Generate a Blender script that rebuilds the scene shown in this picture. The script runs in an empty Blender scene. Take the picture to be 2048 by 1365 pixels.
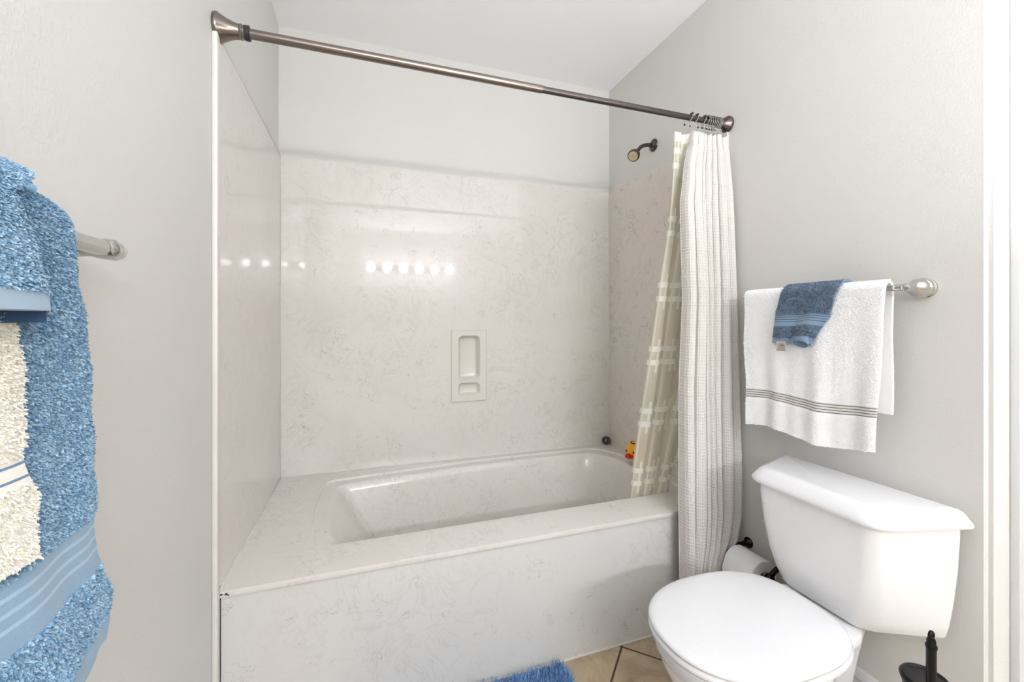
import bpy, bmesh, math, random
import numpy as np
from mathutils import Vector, Matrix, noise as mnoise
from mathutils.geometry import tessellate_polygon
PI = math.pi
rng = np.random.default_rng(7)
random.seed(7)
sc = bpy.context.scene
COL = sc.collection

# ------------------------------------------------------------------ camera
cd = bpy.data.cameras.new('camera'); cam = bpy.data.objects.new('camera', cd); COL.objects.link(cam)
cam.location = (0.3854, -2.2534, 1.197)
cam.rotation_euler = (PI/2, 0, math.radians(-18.949))
cd.sensor_width = 36; cd.lens = 15.02; cd.shift_x = 0; cd.shift_y = -0.0197
cd.clip_start = 0.01; cd.clip_end = 50
sc.camera = cam
# ------------------------------------------------------------------ world, lights, exposure
w = bpy.data.worlds.new('world'); sc.world = w; w.use_nodes = True
w.node_tree.nodes['Background'].inputs[0].default_value = (0.93, 0.96, 1.0, 1)
w.node_tree.nodes['Background'].inputs[1].default_value = 0.6
sc.view_settings.view_transform = 'Standard'; sc.view_settings.look = 'None'
sc.view_settings.gamma = 1; sc.view_settings.use_curve_mapping = False
sc.view_settings.exposure = 0.09
sc.cycles.use_denoising = True
sc.cycles.max_bounces = 10; sc.cycles.diffuse_bounces = 6; sc.cycles.glossy_bounces = 4
sc.cycles.sample_clamp_indirect = 14

def area(name, loc, rot, sx, sy, power, color):
    l = bpy.data.lights.new(name, 'AREA'); l.shape = 'RECTANGLE'; l.size = sx; l.size_y = sy
    l.energy = power; l.color = color
    o = bpy.data.objects.new(name, l); o.location = loc; o.rotation_euler = rot; COL.objects.link(o); return o
FILL_P, UP_P, BULB = 6, 36, 345.0
area('added_side_fill', (3.38, -3.1, 1.35), (0, math.radians(90), 0), 1.5, 1.9, FILL_P, (0.92, 0.97, 1.06))  # added soft fill from the right, its source is unseen
up = area('added_uplight', (1.5, -2.8, 1.32), (math.radians(180), 0, 0), 1.4, 1.4, UP_P, (0.93, 0.975, 1.05))  # added upward light without a lamp body, brightens the ceiling

# ------------------------------------------------------------------ material helpers
def srgb(r, g, b, a=1):
    f = lambda c: (c/255/12.92) if c/255 <= 0.04045 else ((c/255+0.055)/1.055)**2.4
    return (f(r), f(g), f(b), a)
class NT:
    def __init__(s, name):
        s.m = bpy.data.materials.new(name); s.m.use_nodes = True; s.t = s.m.node_tree
        s.b = s.t.nodes['Principled BSDF']; s.out = s.t.nodes['Material Output']
    def n(s, typ, **kw):
        x = s.t.nodes.new(typ)
        for k, v in kw.items(): setattr(x, k, v)
        return x
    def set(s, sock, v):
        if hasattr(v, 'is_linked') or hasattr(v, 'links'): s.t.links.new(v, sock)
        else: sock.default_value = v
    def math(s, op, a, b=0.0, c=None, clamp=False):
        x = s.n('ShaderNodeMath', operation=op, use_clamp=clamp); s.set(x.inputs[0], a); s.set(x.inputs[1], b)
        if c is not None: s.set(x.inputs[2], c)
        return x.outputs[0]
    def mix(s, f, a, b):
        x = s.n('ShaderNodeMix', data_type='RGBA'); s.set(x.inputs[0], f); s.set(x.inputs[6], a); s.set(x.inputs[7], b)
        return x.outputs[2]
    def noise(s, vec, scale, detail=2, rough=0.5, dist=0.0):
        x = s.n('ShaderNodeTexNoise'); s.set(x.inputs['Vector'], vec); x.inputs['Scale'].default_value = scale
        x.inputs['Detail'].default_value = detail; x.inputs['Roughness'].default_value = rough
        x.inputs['Distortion'].default_value = dist; return x.outputs['Fac']
    def ramp(s, f, stops):
        x = s.n('ShaderNodeMapRange'); x.clamp = True; s.set(x.inputs[0], f)
        for i, v in enumerate(stops): x.inputs[i+1].default_value = v
        return x.outputs[0]
    def coord(s, kind='Object'): return s.n('ShaderNodeTexCoord').outputs[kind]
    def sep(s, v):
        x = s.n('ShaderNodeSeparateXYZ'); s.set(x.inputs[0], v); return x.outputs
    def bump(s, h, strength, dist=0.002):
        x = s.n('ShaderNodeBump'); s.set(x.inputs['Height'], h); x.inputs['Strength'].default_value = strength
        x.inputs['Distance'].default_value = dist; s.set(s.b.inputs['Normal'], x.outputs[0]); return x
    def base(s, c): s.set(s.b.inputs['Base Color'], c)
    def p(s, **kw):
        for k, v in kw.items(): s.set(s.b.inputs[k.replace('_', ' ')], v)
        return s
    def band(s, v, lo, hi):
        return s.math('MULTIPLY', s.math('GREATER_THAN', v, lo), s.math('LESS_THAN', v, hi))

def m_paint(name, col, bump=0.25, scale=150):
    t = NT(name); co = t.coord()
    n1 = t.noise(co, 1.5, 2); t.base(t.mix(t.ramp(n1, (0.3, 0.7, 0, 1)), col, tuple(c*0.985 for c in col[:3])+(1,)))
    n2 = t.noise(co, scale, 3, 0.6); t.bump(t.ramp(n2, (0.42, 0.68, 0, 1)), bump, 0.0015)
    t.p(Roughness=0.55); return t.m
def m_marble(name, a=(219, 216, 210), b=(216, 211, 205), rough=0.04, vein=0.5, off=(0, 0, 0), base_shift=1.0):
    t = NT(name); mp = t.n('ShaderNodeMapping'); t.set(mp.inputs[0], t.coord()); mp.inputs[1].default_value = off
    co = mp.outputs[0]
    n0 = t.noise(co, 1.6, 3, 0.6, 0.6)
    col = t.mix(t.ramp(n0, (0.38, 0.62, 0, 1)), srgb(*a), srgb(*b))
    n1 = t.noise(co, 5.0, 4, 0.55, 3.2)
    cloud = t.math('ABSOLUTE', t.math('SUBTRACT', n1, 0.5))
    c1 = t.ramp(cloud, (0.0, 0.035, 1, 0))
    col = t.mix(t.math('MULTIPLY', t.math('MULTIPLY', c1, t.ramp(t.noise(co, 2.3, 1), (0.4, 0.6, 0.25, 1))), 0.5*vein), col, srgb(172, 163, 152))
    mask = t.ramp(t.noise(co, 7.0, 2, 0.5), (0.56, 0.64, 0, 1))
    n2 = t.noise(co, 11.0, 4, 0.6, 2.4)
    v2 = t.ramp(t.math('ABSOLUTE', t.math('SUBTRACT', n2, 0.5)), (0.0, 0.012, 1, 0))
    col = t.mix(t.math('MULTIPLY', t.math('MULTIPLY', v2, mask), 1.15*vein), col, srgb(112, 92, 80))
    mask3 = t.ramp(t.noise(co, 16.0, 2, 0.5), (0.63, 0.68, 0, 1))
    n3 = t.noise(co, 30.0, 3, 0.6, 1.5)
    v3 = t.ramp(t.math('ABSOLUTE', t.math('SUBTRACT', n3, 0.5)), (0.0, 0.02, 1, 0))
    col = t.mix(t.math('MULTIPLY', t.math('MULTIPLY', v3, mask3), 1.3*vein), col, srgb(120, 90, 82))
    t.base(col); t.p(Roughness=rough, IOR=1.5)
    t.bump(t.noise(co, 3.0, 1), 0.02, 0.01); return t.m
def m_plain(name, col, rough=0.5, metal=0.0, **kw):
    t = NT(name); co = t.coord(); n = t.noise(co, 60, 2)
    c2 = tuple(c*0.96 for c in col[:3])+(1,)
    t.base(t.mix(n, col, c2)); t.p(Roughness=rough, Metallic=metal, **kw); return t.m
def m_metal(name, col, rough, brush=None):
    t = NT(name); co = t.coord(); mp = t.n('ShaderNodeMapping'); t.set(mp.inputs[0], co)
    if brush: mp.inputs[3].default_value = brush
    n = t.noise(mp.outputs[0], 40, 3)
    t.base(t.mix(n, col, tuple(c*0.93 for c in col[:3])+(1,)))
    t.p(Metallic=1.0, Roughness=t.ramp(n, (0.2, 0.8, rough*0.92, rough*1.1))); return t.m
def m_terry(name, light, dark, bands, hemcol, stripes=(), stripecol=None, rough=0.9, glow=0.0):
    """pile fabric with flat woven bands; uv.y = metres along the cloth, uv.x = metres across"""
    t = NT(name); uv = t.coord('UV'); v = t.sep(uv)[1]
    isl = t.n('ShaderNodeNewGeometry').outputs['Random Per Island']
    nz = t.noise(uv, 260, 3, 0.7); nb = t.noise(uv, 38, 2)
    f = t.math('ADD', t.math('MULTIPLY', isl, 0.45), t.math('MULTIPLY', nz, 0.55))
    f = t.math('ADD', f, t.math('MULTIPLY', t.math('SUBTRACT', nb, 0.5), 0.35))
    col = t.mix(t.ramp(f, (0.25, 0.75, 0, 1)), dark, light)
    for lo, hi in bands: col = t.mix(t.band(v, lo, hi), col, hemcol)
    for lo, hi in stripes: col = t.mix(t.band(v, lo, hi), col, stripecol)
    t.base(col); t.p(Roughness=rough, Specular_IOR_Level=0.15, Sheen_Weight=0.25)
    t.bump(nz, 0.5, 0.002)
    if glow:
        tr = t.n('ShaderNodeBsdfTranslucent'); t.set(tr.inputs[0], col); mx = t.n('ShaderNodeMixShader'); mx.inputs[0].default_value = glow
        t.t.links.new(t.b.outputs[0], mx.inputs[1]); t.t.links.new(tr.outputs[0], mx.inputs[2]); t.t.links.new(mx.outputs[0], t.out.inputs[0])
    return t.m

MP = {}
MP['wall'] = m_paint('wall_paint', srgb(215, 213, 209))
MP['ceil'] = m_paint('ceiling_paint', srgb(251, 252, 254), 0.05)
MP['trim'] = m_plain('white_trim_paint', srgb(212, 212, 213), 0.35)
MP['caulk'] = m_plain('white_caulk', srgb(224, 221, 215), 0.4)
MP['marble'] = m_marble('cultured_marble_back', vein=0.42)
MP['marbleL'] = m_marble('cultured_marble_left', (219, 215, 210), (217, 211, 205), 0.04, 0.25, (3, 1, 2))
MP['marbleR'] = m_marble('cultured_marble_right', (216, 211, 203), (216, 208, 200), 0.15, 0.7, (5, 4, 2))
MP['marbleT'] = m_marble('cultured_marble_tub', (218, 214, 208), (217, 211, 205), 0.16, 0.35, (1, 7, 2))
MP['marbleA'] = m_marble('cultured_marble_apron', (212, 211, 208), (210, 208, 204), 0.2, 0.38, (8, 2, 5))
MP['dish'] = m_plain('soap_dish_marble', srgb(219, 215, 208), 0.16)
MP['chrome'] = m_metal('chrome', (0.62, 0.61, 0.59, 1), 0.08)
MP['nickel'] = m_metal('brushed_nickel', (0.25, 0.215, 0.19, 1), 0.24)
MP['nickeld'] = m_metal('dark_brushed_nickel', (0.15, 0.125, 0.115, 1), 0.24)
MP['pewter'] = m_metal('dark_pewter', (0.12, 0.105, 0.10, 1), 0.2)
MP['bronze'] = m_metal('oil_rubbed_bronze', (0.035, 0.03, 0.03, 1), 0.25)
MP['black'] = m_plain('black_enamel', (0.003, 0.003, 0.0035, 1), 0.35, 0, Specular_IOR_Level=0.25)
MP['rubber'] = m_plain('black_rubber', (0.02, 0.016, 0.015, 1), 0.6)
MP['porcelain'] = m_plain('white_porcelain', srgb(234, 234, 235), 0.08, 0, Coat_Weight=0.4)
MP['seat'] = m_plain('white_seat_plastic', srgb(228, 228, 229), 0.22)
MP['paper'] = m_plain('white_tissue_paper', srgb(238, 238, 238), 0.9)
MP['yellow'] = m_plain('yellow_rubber', srgb(245, 176, 20), 0.35)
MP['red'] = m_plain('red_rubber', srgb(215, 25, 20), 0.35)
MP['eye'] = m_plain('black_paint', (0.01, 0.01, 0.012, 1), 0.15)
MP['maroon'] = m_plain('maroon_rubber', srgb(95, 20, 24), 0.4)
MP['brownball'] = m_plain('brown_rubber', srgb(82, 60, 42), 0.3)
MP['nozzle'] = m_plain('beige_nozzle_plastic', srgb(196, 178, 150), 0.4)
MP['tag'] = m_plain('woven_tag', srgb(190, 180, 172), 0.7)
MP['stain'] = m_plain('dark_sealant', srgb(60, 52, 44), 0.6)
def m_tile():
    t = NT('travertine_floor_tile'); co = t.coord(); x, y, z = t.sep(co)
    r = 0.7071
    u = t.math('MULTIPLY', t.math('ADD', t.math('SUBTRACT', x, 1.284), t.math('ADD', y, 0.893)), r)
    v = t.math('MULTIPLY', t.math('SUBTRACT', t.math('SUBTRACT', x, 1.284), t.math('ADD', y, 0.893)), r)
    S = 0.33
    def g(q):
        m = t.math('ABSOLUTE', t.math('SUBTRACT', t.math('MODULO', t.math('ADD', q, 33*S+S/2), S), S/2)); return t.math('LESS_THAN', m, 0.0035)
    gr = t.math('MAXIMUM', g(t.math('ADD', v, 0.0)), g(t.math('ADD', u, 0.012)))
    n = t.noise(co, 9, 5, 0.65, 1.0); n2 = t.noise(co, 45, 4, 0.7)
    col = t.mix(t.ramp(n, (0.3, 0.7, 0, 1)), srgb(158, 138, 112), srgb(196, 178, 150))
    col = t.mix(t.ramp(n2, (0.62, 0.75, 0, 0.6)), col, srgb(214, 200, 176))
    col = t.mix(gr, col, srgb(74, 56, 38)); t.base(col)
    t.p(Roughness=0.35); t.bump(t.math('MULTIPLY', gr, -1.0), 0.6, 0.003); return t.m
MP['tile'] = m_tile()

# ------------------------------------------------------------------ object helpers
def tag(o, label=None, cat=None, group=None, kind=None):
    for k, v in (('label', label), ('category', cat), ('group', group), ('kind', kind)):
        if v: o[k] = v
    return o
def thing(name, loc, label, cat, group=None):
    o = bpy.data.objects.new(name, None); o.location = loc; o.empty_display_size = 0.05
    COL.objects.link(o); return tag(o, label, cat, group)
def origin(p):
    v = Vector((0, 0, 0))
    while p is not None: v += p.location; p = p.parent
    return v
def link(name, me, mat, parent=None, loc=None, smooth=40):
    """mesh data comes in world metres; its origin goes to loc (or the parent's base)"""
    base = Vector(loc) if loc is not None else (origin(parent) if parent else Vector((0, 0, 0)))
    me.transform(Matrix.Translation(-base))
    if smooth is not None:
        me.polygons.foreach_set('use_smooth', np.ones(len(me.polygons), bool))
        me.set_sharp_from_angle(angle=math.radians(smooth))
    for m in (mat if isinstance(mat, (list, tuple)) else [mat]): me.materials.append(m)
    o = bpy.data.objects.new(name, me); COL.objects.link(o)
    o.location = base
    if parent: o.parent = parent; o.location = base - origin(parent)
    return o
def from_vf(v, f):
    me = bpy.data.meshes.new('m'); me.from_pydata([tuple(map(float, p)) for p in v], [], f); me.update(); return me
class B:
    """collects shapes in world metres, then links them as one mesh"""
    def __init__(s): s.bm = bmesh.new()
    def box(s, x0, x1, y0, y1, z0, z1, bev=0.0, seg=2):
        r = bmesh.ops.create_cube(s.bm, size=1); vs = r['verts']
        for v in vs:
            v.co = Vector((x0+(v.co.x+.5)*(x1-x0), y0+(v.co.y+.5)*(y1-y0), z0+(v.co.z+.5)*(z1-z0)))
        if bev:
            es = list({e for v in vs for e in v.link_edges})
            bmesh.ops.bevel(s.bm, geom=es, offset=bev, segments=seg, affect='EDGES', profile=0.5)
        return s
    def rings(s, rings, cap0=True, cap1=True, closed=True):
        vr = [[s.bm.verts.new(tuple(map(float, p))) for p in r] for r in rings]
        n = len(vr[0])
        for a, b in zip(vr[:-1], vr[1:]):
            for i in range(n if closed else n-1):
                j = (i+1) % n
                try: s.bm.faces.new((a[i], a[j], b[j], b[i]))
                except ValueError: pass
        if cap0: s.bm.faces.new(list(reversed(vr[0])))
        if cap1: s.bm.faces.new(vr[-1])
        return s
    def lathe(s, o, axis, prof, n=32, cap0=True, cap1=True):
        """prof = [(distance along axis, radius)]"""
        a = Vector(axis).normalized(); u = a.orthogonal().normalized(); w_ = a.cross(u)
        o = Vector(o); rs = []
        for d, r in prof:
            rs.append([o+a*d+(u*math.cos(2*PI*i/n)+w_*math.sin(2*PI*i/n))*max(r, 1e-5) for i in range(n)])
        return s.rings(rs, cap0, cap1)
    def tube(s, pts, rad, n=16, closed=False):
        pts = [Vector(p) for p in pts]; m = len(pts); rs = []
        up = None
        for i, p in enumerate(pts):
            if closed: t = (pts[(i+1) % m]-pts[(i-1) % m]).normalized()
            else: t = (pts[min(i+1, m-1)]-pts[max(i-1, 0)]).normalized()
            if up is None: up = t.orthogonal().normalized()
            up = (up-t*up.dot(t)).normalized(); w_ = t.cross(up)
            r = rad[i] if isinstance(rad, (list, tuple)) else rad
            rs.append([p+(up*math.cos(2*PI*k/n)+w_*math.sin(2*PI*k/n))*r for k in range(n)])
        if closed: rs.append(rs[0]); return s.rings(rs, False, False)
        return s.rings(rs)
    def ball(s, c, r, sc_=(1, 1, 1), u=24, v=16, rot=None):
        M = Matrix.Translation(Vector(c)) @ (rot or Matrix.Identity(4)) @ Matrix.Diagonal((r*sc_[0], r*sc_[1], r*sc_[2], 1))
        bmesh.ops.create_uvsphere(s.bm, u_segments=u, v_segments=v, radius=1, matrix=M); return s
    def mesh(s):
        bmesh.ops.remove_doubles(s.bm, verts=s.bm.verts, dist=1e-6)
        bmesh.ops.recalc_face_normals(s.bm, faces=s.bm.faces)
        me = bpy.data.meshes.new('m'); s.bm.to_mesh(me); s.bm.free(); return me
    def build(s, name, mat, parent=None, loc=None, smooth=40): return link(name, s.mesh(), mat, parent, loc, smooth)
def struct(o): o['kind'] = 'structure'; return o
def bez(pts, n=24):
    """Catmull-Rom through pts"""
    P = [Vector(p) for p in pts]; P = [P[0]*2-P[1]]+P+[P[-1]*2-P[-2]]; out = []
    for i in range(1, len(P)-2):
        for k in range(n):
            t = k/n; a, b, c, d = P[i-1:i+3]
            out.append(0.5*((2*b)+(c-a)*t+(2*a-5*b+4*c-d)*t*t+(3*b-3*c+d-a)*t**3))
    return out+[P[-2]]
def roundpoly(pts, rad, nc=8, ne=4):
    """closed polygon with rounded corners, the same number of points whatever its size"""
    n = len(pts); P = [np.array(p, float) for p in pts]; out = []
    rad = rad if isinstance(rad, (list, tuple)) else [rad]*n
    E_ = [np.linalg.norm(P[(i+1) % n]-P[i]) for i in range(n)]
    rr = [min(rad[i], 0.47*E_[i], 0.47*E_[i-1]) for i in range(n)]
    for i in range(n):
        a, b, c = P[i-1], P[i], P[(i+1) % n]
        d1 = (a-b)/np.linalg.norm(a-b); d2 = (c-b)/np.linalg.norm(c-b)
        p1 = b+d1*rr[i]; p2 = b+d2*rr[i]
        for k in range(nc+1):
            t = k/nc; out.append((1-t)**2*p1+2*t*(1-t)*b+t*t*p2)
        nx = P[(i+1) % n]; q1 = nx+(b-nx)/np.linalg.norm(b-nx)*rr[(i+1) % n]
        for k in range(1, ne): out.append(p2+(q1-p2)*k/ne)
    return out
def at(ring, z): return [(p[0], p[1], z) for p in ring]

def grid_sheet(P, UV):
    """P (nu,nv,3), UV (nu,nv,2) -> mesh"""
    nu, nv = P.shape[:2]
    idx = np.arange(nu*nv).reshape(nu, nv)
    F = np.stack([idx[:-1, :-1], idx[1:, :-1], idx[1:, 1:], idx[:-1, 1:]], -1).reshape(-1, 4)
    return np_mesh(P.reshape(-1, 3), F, UV.reshape(-1, 2))
def np_mesh(V, F, uv):
    me = bpy.data.meshes.new('m'); k = F.shape[1]
    me.vertices.add(len(V)); me.vertices.foreach_set('co', V.astype(np.float32).ravel())
    me.loops.add(F.size); me.loops.foreach_set('vertex_index', F.ravel().astype(np.int32))
    me.polygons.add(len(F)); me.polygons.foreach_set('loop_start', np.arange(0, F.size, k, dtype=np.int32))
    me.polygons.foreach_set('loop_total', np.full(len(F), k, dtype=np.int32))
    l = me.uv_layers.new(name='UVMap'); l.data.foreach_set('uv', uv[F.ravel()].astype(np.float32).ravel())
    me.update(calc_edges=True); me.validate(); return me
def normals(P):
    du = np.gradient(P, axis=0); dv = np.gradient(P, axis=1); n = np.cross(du, dv)
    return n/np.maximum(np.linalg.norm(n, axis=2, keepdims=True), 1e-9)
def solid_sheet(P, UV, th, sign=1.0):
    """closed cloth: outer surface P, inner surface offset by th against the normal, joined rims"""
    N = normals(P)*sign; Q = P-N*th
    nu, nv = P.shape[:2]; a = np.arange(nu*nv).reshape(nu, nv); b = a+nu*nv
    F = [np.stack([a[:-1, :-1], a[1:, :-1], a[1:, 1:], a[:-1, 1:]], -1).reshape(-1, 4),
         np.stack([b[:-1, :-1], b[:-1, 1:], b[1:, 1:], b[1:, :-1]], -1).reshape(-1, 4)]
    def rim(x, y): return np.stack([x[:-1], y[:-1], y[1:], x[1:]], -1)
    F += [rim(a[0], b[0]), rim(b[-1], a[-1]), rim(b[:, 0], a[:, 0]), rim(a[:, -1], b[:, -1])]
    V = np.concatenate([P.reshape(-1, 3), Q.reshape(-1, 3)]); uv = np.concatenate([UV.reshape(-1, 2)]*2)
    return V, np.concatenate(F), uv
def pile(P, UV, n, length, width, mask=None, sign=1.0, droop=0.5, lie=(0, 0, -1), rim=True):
    """terry loops: short tapered blades standing on the sheet P"""
    nu, nv = P.shape[:2]; N = normals(P)*sign
    A = np.linalg.norm(np.cross(P[1:, :-1]-P[:-1, :-1], P[:-1, 1:]-P[:-1, :-1]), axis=2)
    pr = (A/A.sum()).ravel(); c = rng.choice(pr.size, n, p=pr); i, j = np.divmod(c, nv-1)
    s, t = rng.random(n), rng.random(n)
    def lerp(X):
        s_, t_ = s[:, None], t[:, None]
        return (X[i, j]*(1-s_)+X[i+1, j]*s_)*(1-t_)+(X[i, j+1]*(1-s_)+X[i+1, j+1]*s_)*t_
    p, nn, uv = lerp(P), lerp(N), lerp(UV)
    if mask is not None:
        k = mask(uv); p, nn, uv = p[k], nn[k], uv[k]
    n = len(p)
    d = nn+rng.normal(0, 0.45, (n, 3)); d /= np.linalg.norm(d, axis=1, keepdims=True)
    L = length*(0.6+0.8*rng.random((n, 1)))
    side = np.cross(d, rng.normal(0, 1, (n, 3))); side /= np.linalg.norm(side, axis=1, keepdims=True)
    w_ = width*(0.6+0.8*rng.random((n, 1)))
    g = np.array(lie)[None]*droop
    mid = p+d*L*0.6+g*L*0.2; tip = p+d*L+g*L*0.7
    V = np.stack([p-side*w_*0.5, p+side*w_*0.5, mid+side*w_*0.6, mid-side*w_*0.6, tip+side*w_*0.25, tip-side*w_*0.25], 1).reshape(-1, 3)
    b = np.arange(n)[:, None]*6
    F = np.concatenate([b+np.array([[0, 1, 2, 3]]), b+np.array([[3, 2, 4, 5]])])
    return V, F, np.repeat(uv, 6, axis=0)
def join(parts):
    V, F, U, o = [], [], [], 0
    for v, f, u in parts: V.append(v); F.append(f+o); U.append(u); o += len(v)
    return np_mesh(np.concatenate(V), np.concatenate(F), np.concatenate(U))

W = 1.78; ZC = 2.584; D = 0.894; ZT = 0.461; ZP = 1.969
# ------------------------------------------------------------------ the room
def box_struct(name, mat, boxes, bev=0):
    b = B()
    for q in boxes: b.box(*q, bev=bev)
    return struct(b.build(name, mat, smooth=None if not bev else 40))
YR = -4.5; XR = 3.4
box_struct('floor', MP['tile'], [(-0.12, XR+0.12, YR-0.12, 0.12, -0.1, 0)])
box_struct('ceiling', MP['ceil'], [(-0.12, XR+0.12, YR-0.12, 0.12, ZC, ZC+0.1)])
box_struct('wall_left', MP['wall'], [(-0.12, 0, YR-0.12, 0.0, 0, ZC)])
SX0, SX1, SZ0, SZ1 = 0.826, 0.998, 0.777, 1.135   # hole for the recessed soap dish
box_struct('wall_back', MP['wall'], [(-0.12, SX0, 0, 0.12, 0, ZC), (SX1, W+0.12, 0, 0.12, 0, ZC),
                                     (SX0, SX1, 0, 0.12, 0, SZ0), (SX0, SX1, 0, 0.12, SZ1, ZC)])
b = B(); b.box(W, W+0.12, -1.667, 0.0, 0, ZC)
es = [e for e in b.bm.edges if all(abs(v.co.x-W) < 1e-4 and abs(v.co.y+1.667) < 1e-4 for v in e.verts)]
bmesh.ops.bevel(b.bm, geom=es, offset=0.012, segments=5, affect='EDGES')
struct(b.build('wall_right', MP['wall'], smooth=40))
box_struct('wall_return', MP['wall'], [(W+0.12, 1.90, -1.667, -1.55, 0, ZC), (2.72, XR, -1.667, -1.55, 0, ZC), (1.90, 2.72, -1.667, -1.55, 2.06, ZC)])
box_struct('wall_rear', MP['wall'], [(-0.12, XR+0.12, YR-0.12, YR, 0, ZC)])
box_struct('wall_far_right', MP['wall'], [(XR, XR+0.12, YR, -1.55, 0, 0.55), (XR, XR+0.12, YR, -1.55, 2.15, ZC),
                                          (XR, XR+0.12, YR, -4.1, 0.55, 2.15), (XR, XR+0.12, -2.1, -1.55, 0.55, 2.15)])
b = B()
for q in [(-4.1, -2.1, 0.55, 0.6), (-4.1, -2.1, 2.1, 2.15)]: b.box(XR+0.02, XR+0.09, q[0], q[1], q[2], q[3])
for y in (-4.1, -3.125, -2.15): b.box(XR+0.02, XR+0.09, y, y+0.05, 0.6, 2.1)
wf = struct(b.build('added_window_1', MP['trim'], smooth=None))  # unseen frame and opening, added to go with the side fill
# door in the return wall, with its casing
b = B()
def prof_casing(b, x0, x1, ydir=-1.667):
    b.box(x0, x1, ydir-0.018, ydir, 0.0, 2.14, bev=0.003)
    b.box(x0+0.03, x1-0.012, ydir-0.026, ydir-0.017, 0.0, 2.11, bev=0.003)
prof_casing(b, 1.858, 1.930); prof_casing(b, 2.69, 2.762); b.box(1.858, 2.762, -1.687, -1.667, 2.07, 2.14, bev=0.003)
struct(b.build('trim_1', MP['trim']))
b = B(); b.box(1.905, 2.715, -1.64, -1.60, 0.005, 2.055)
for x0, x1 in ((2.0, 2.27), (2.35, 2.62)):
    for z0, z1 in ((0.2, 0.9), (1.05, 1.9)): b.box(x0, x1, -1.646, -1.639, z0, z1, bev=0.004)
dr = struct(b.build('door_1', MP['trim'], loc=(2.31, -1.62, 0)))
B().lathe((1.97, -1.640, 0.98), (0, -1, 0), [(0, .03), (.006, .03), (.01, .012), (.035, .012), (.04, .026), (.06, .028), (.068, .018), (.07, .001)]).build('door_knob', MP['chrome'], dr)
def baseboard(name, path, nrm):
    # ridged profile extruded from path[0] to path[1]
    pr = [(0, 0), (0.016, 0), (0.016, 0.098), (0.0135, 0.104), (0.0135, 0.112), (0.0105, 0.120), (0.0105, 0.130), (0.0135, 0.136), (0.012, 0.148), (0.007, 0.158), (0, 0.161)]
    n = Vector(nrm); bb = B()
    bb.rings([[Vector(p)+n*d+Vector((0, 0, z)) for d, z in pr] for p in path])
    return struct(bb.build(name, MP['trim'], smooth=25))
baseboard('baseboard_right', [(W, -1.655, 0), (W, -0.905, 0)], (-1, 0, 0))
baseboard('baseboard_left', [(0, YR, 0), (0, -0.93, 0)], (1, 0, 0))
# white edge strip where the panels meet the painted wall
struct(B().box(0, 0.013, -0.924, -0.9, 0.0, ZP, bev=0.003).build('trim_2', MP['caulk']))

# ------------------------------------------------------------------ surround panels
PT = 0.010
def caulk(parent, boxes, name='caulk_bead'):
    b = B()
    for q in boxes: b.box(*q, bev=0.0015)
    return b.build(name, MP['caulk'], parent)
pb = thing('surround_panel', (W/2, -PT, ZT), 'wide cultured marble panel on the back wall above the tub, with the soap niche', 'wall panel')
b = B()
for q in [(PT, SX0, ZT, ZP), (SX1, W-PT, ZT, ZP), (SX0, SX1, ZT, SZ0), (SX0, SX1, SZ1, ZP)]: b.box(q[0], q[1], -PT, 0, q[2], q[3])
b.build('panel', MP['marble'], pb, smooth=None)
caulk(pb, [(PT, PT+0.004, -PT-0.004, -PT, ZT, ZP), (W-PT-0.004, W-PT, -PT-0.004, -PT, ZT, ZP), (PT, W-PT, -PT-0.003, -PT, ZT, ZT+0.005)])
pl = thing('surround_panel', (0, -D/2, ZT), 'narrow-looking glossy marble panel on the left wall above the tub deck', 'wall panel')
B().box(0, PT, -0.9, 0, ZT, ZP).build('panel', MP['marbleL'], pl, smooth=None)
caulk(pl, [(PT, PT+0.004, -0.895, -PT, ZT, ZT+0.005)])
caulk(pl, [(0, PT+0.002, -0.9, -PT, ZP-0.001, ZP+0.003)])
prr = thing('surround_panel', (W, -D/2, ZT), 'shaded marble panel on the right wall, below the shower head and behind the curtain', 'wall panel')
B().box(W-PT, W, -0.9, 0, ZT, ZP).build('panel', MP['marbleR'], prr, smooth=None)
caulk(prr, [(W-PT-0.004, W-PT, -0.895, -PT, ZT, ZT+0.005)])

# ------------------------------------------------------------------ bathtub
tub = thing('bathtub', (W/2, -D/2, 0), 'built-in cream marble bathtub with a wide deck and flat front apron', 'bathtub')
x0, x1, y0, y1 = PT, W-PT, -0.900, -PT
def tubout(ins, bow, left, right, front, back, back_r=None):
    # corners counter-clockwise from front-left; the back edge kinks at mid length, the left end bows
    return [(left+0.018+ins*0, front), (right, front), (right+0.01, back-0.14), (right-0.07, back-0.0), (0.98, back+0.015), (left+0.005, back-0.055), (left-bow, (front+back)/2-0.05)]
R = [0.02, 0.07, 0.07, 0.06, 0.25, 0.05, 0.24]
outer = roundpoly(tubout(0, .022, .212, 1.715, -.738, -.060), R)
o2 = roundpoly(tubout(0, .022, .2145, 1.7125, -.736, -.0625), R)
o3 = roundpoly(tubout(0, .022, .262, 1.668, -.716, -.108), R)
i1 = roundpoly(tubout(0, .022, .270, 1.660, -.710, -.116), R)
i2 = roundpoly(tubout(0, .020, .285, 1.653, -.704, -.124), [0.03, 0.08, 0.08, 0.08, 0.25, 0.035, 0.2])
m1 = roundpoly(tubout(0, .015, .365, 1.635, -.692, -.136), [0.05, 0.1, 0.1, 0.1, 0.25, 0.045, 0.2])
m2 = roundpoly(tubout(0, .010, .455, 1.612, -.676, -.152), [0.08, 0.1, 0.1, 0.1, 0.25, 0.08, 0.2])
m3 = roundpoly(tubout(0, .005, .50, 1.58, -.65, -.18), [0.1, 0.1, 0.1, 0.1, 0.25, 0.1, 0.2])
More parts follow.
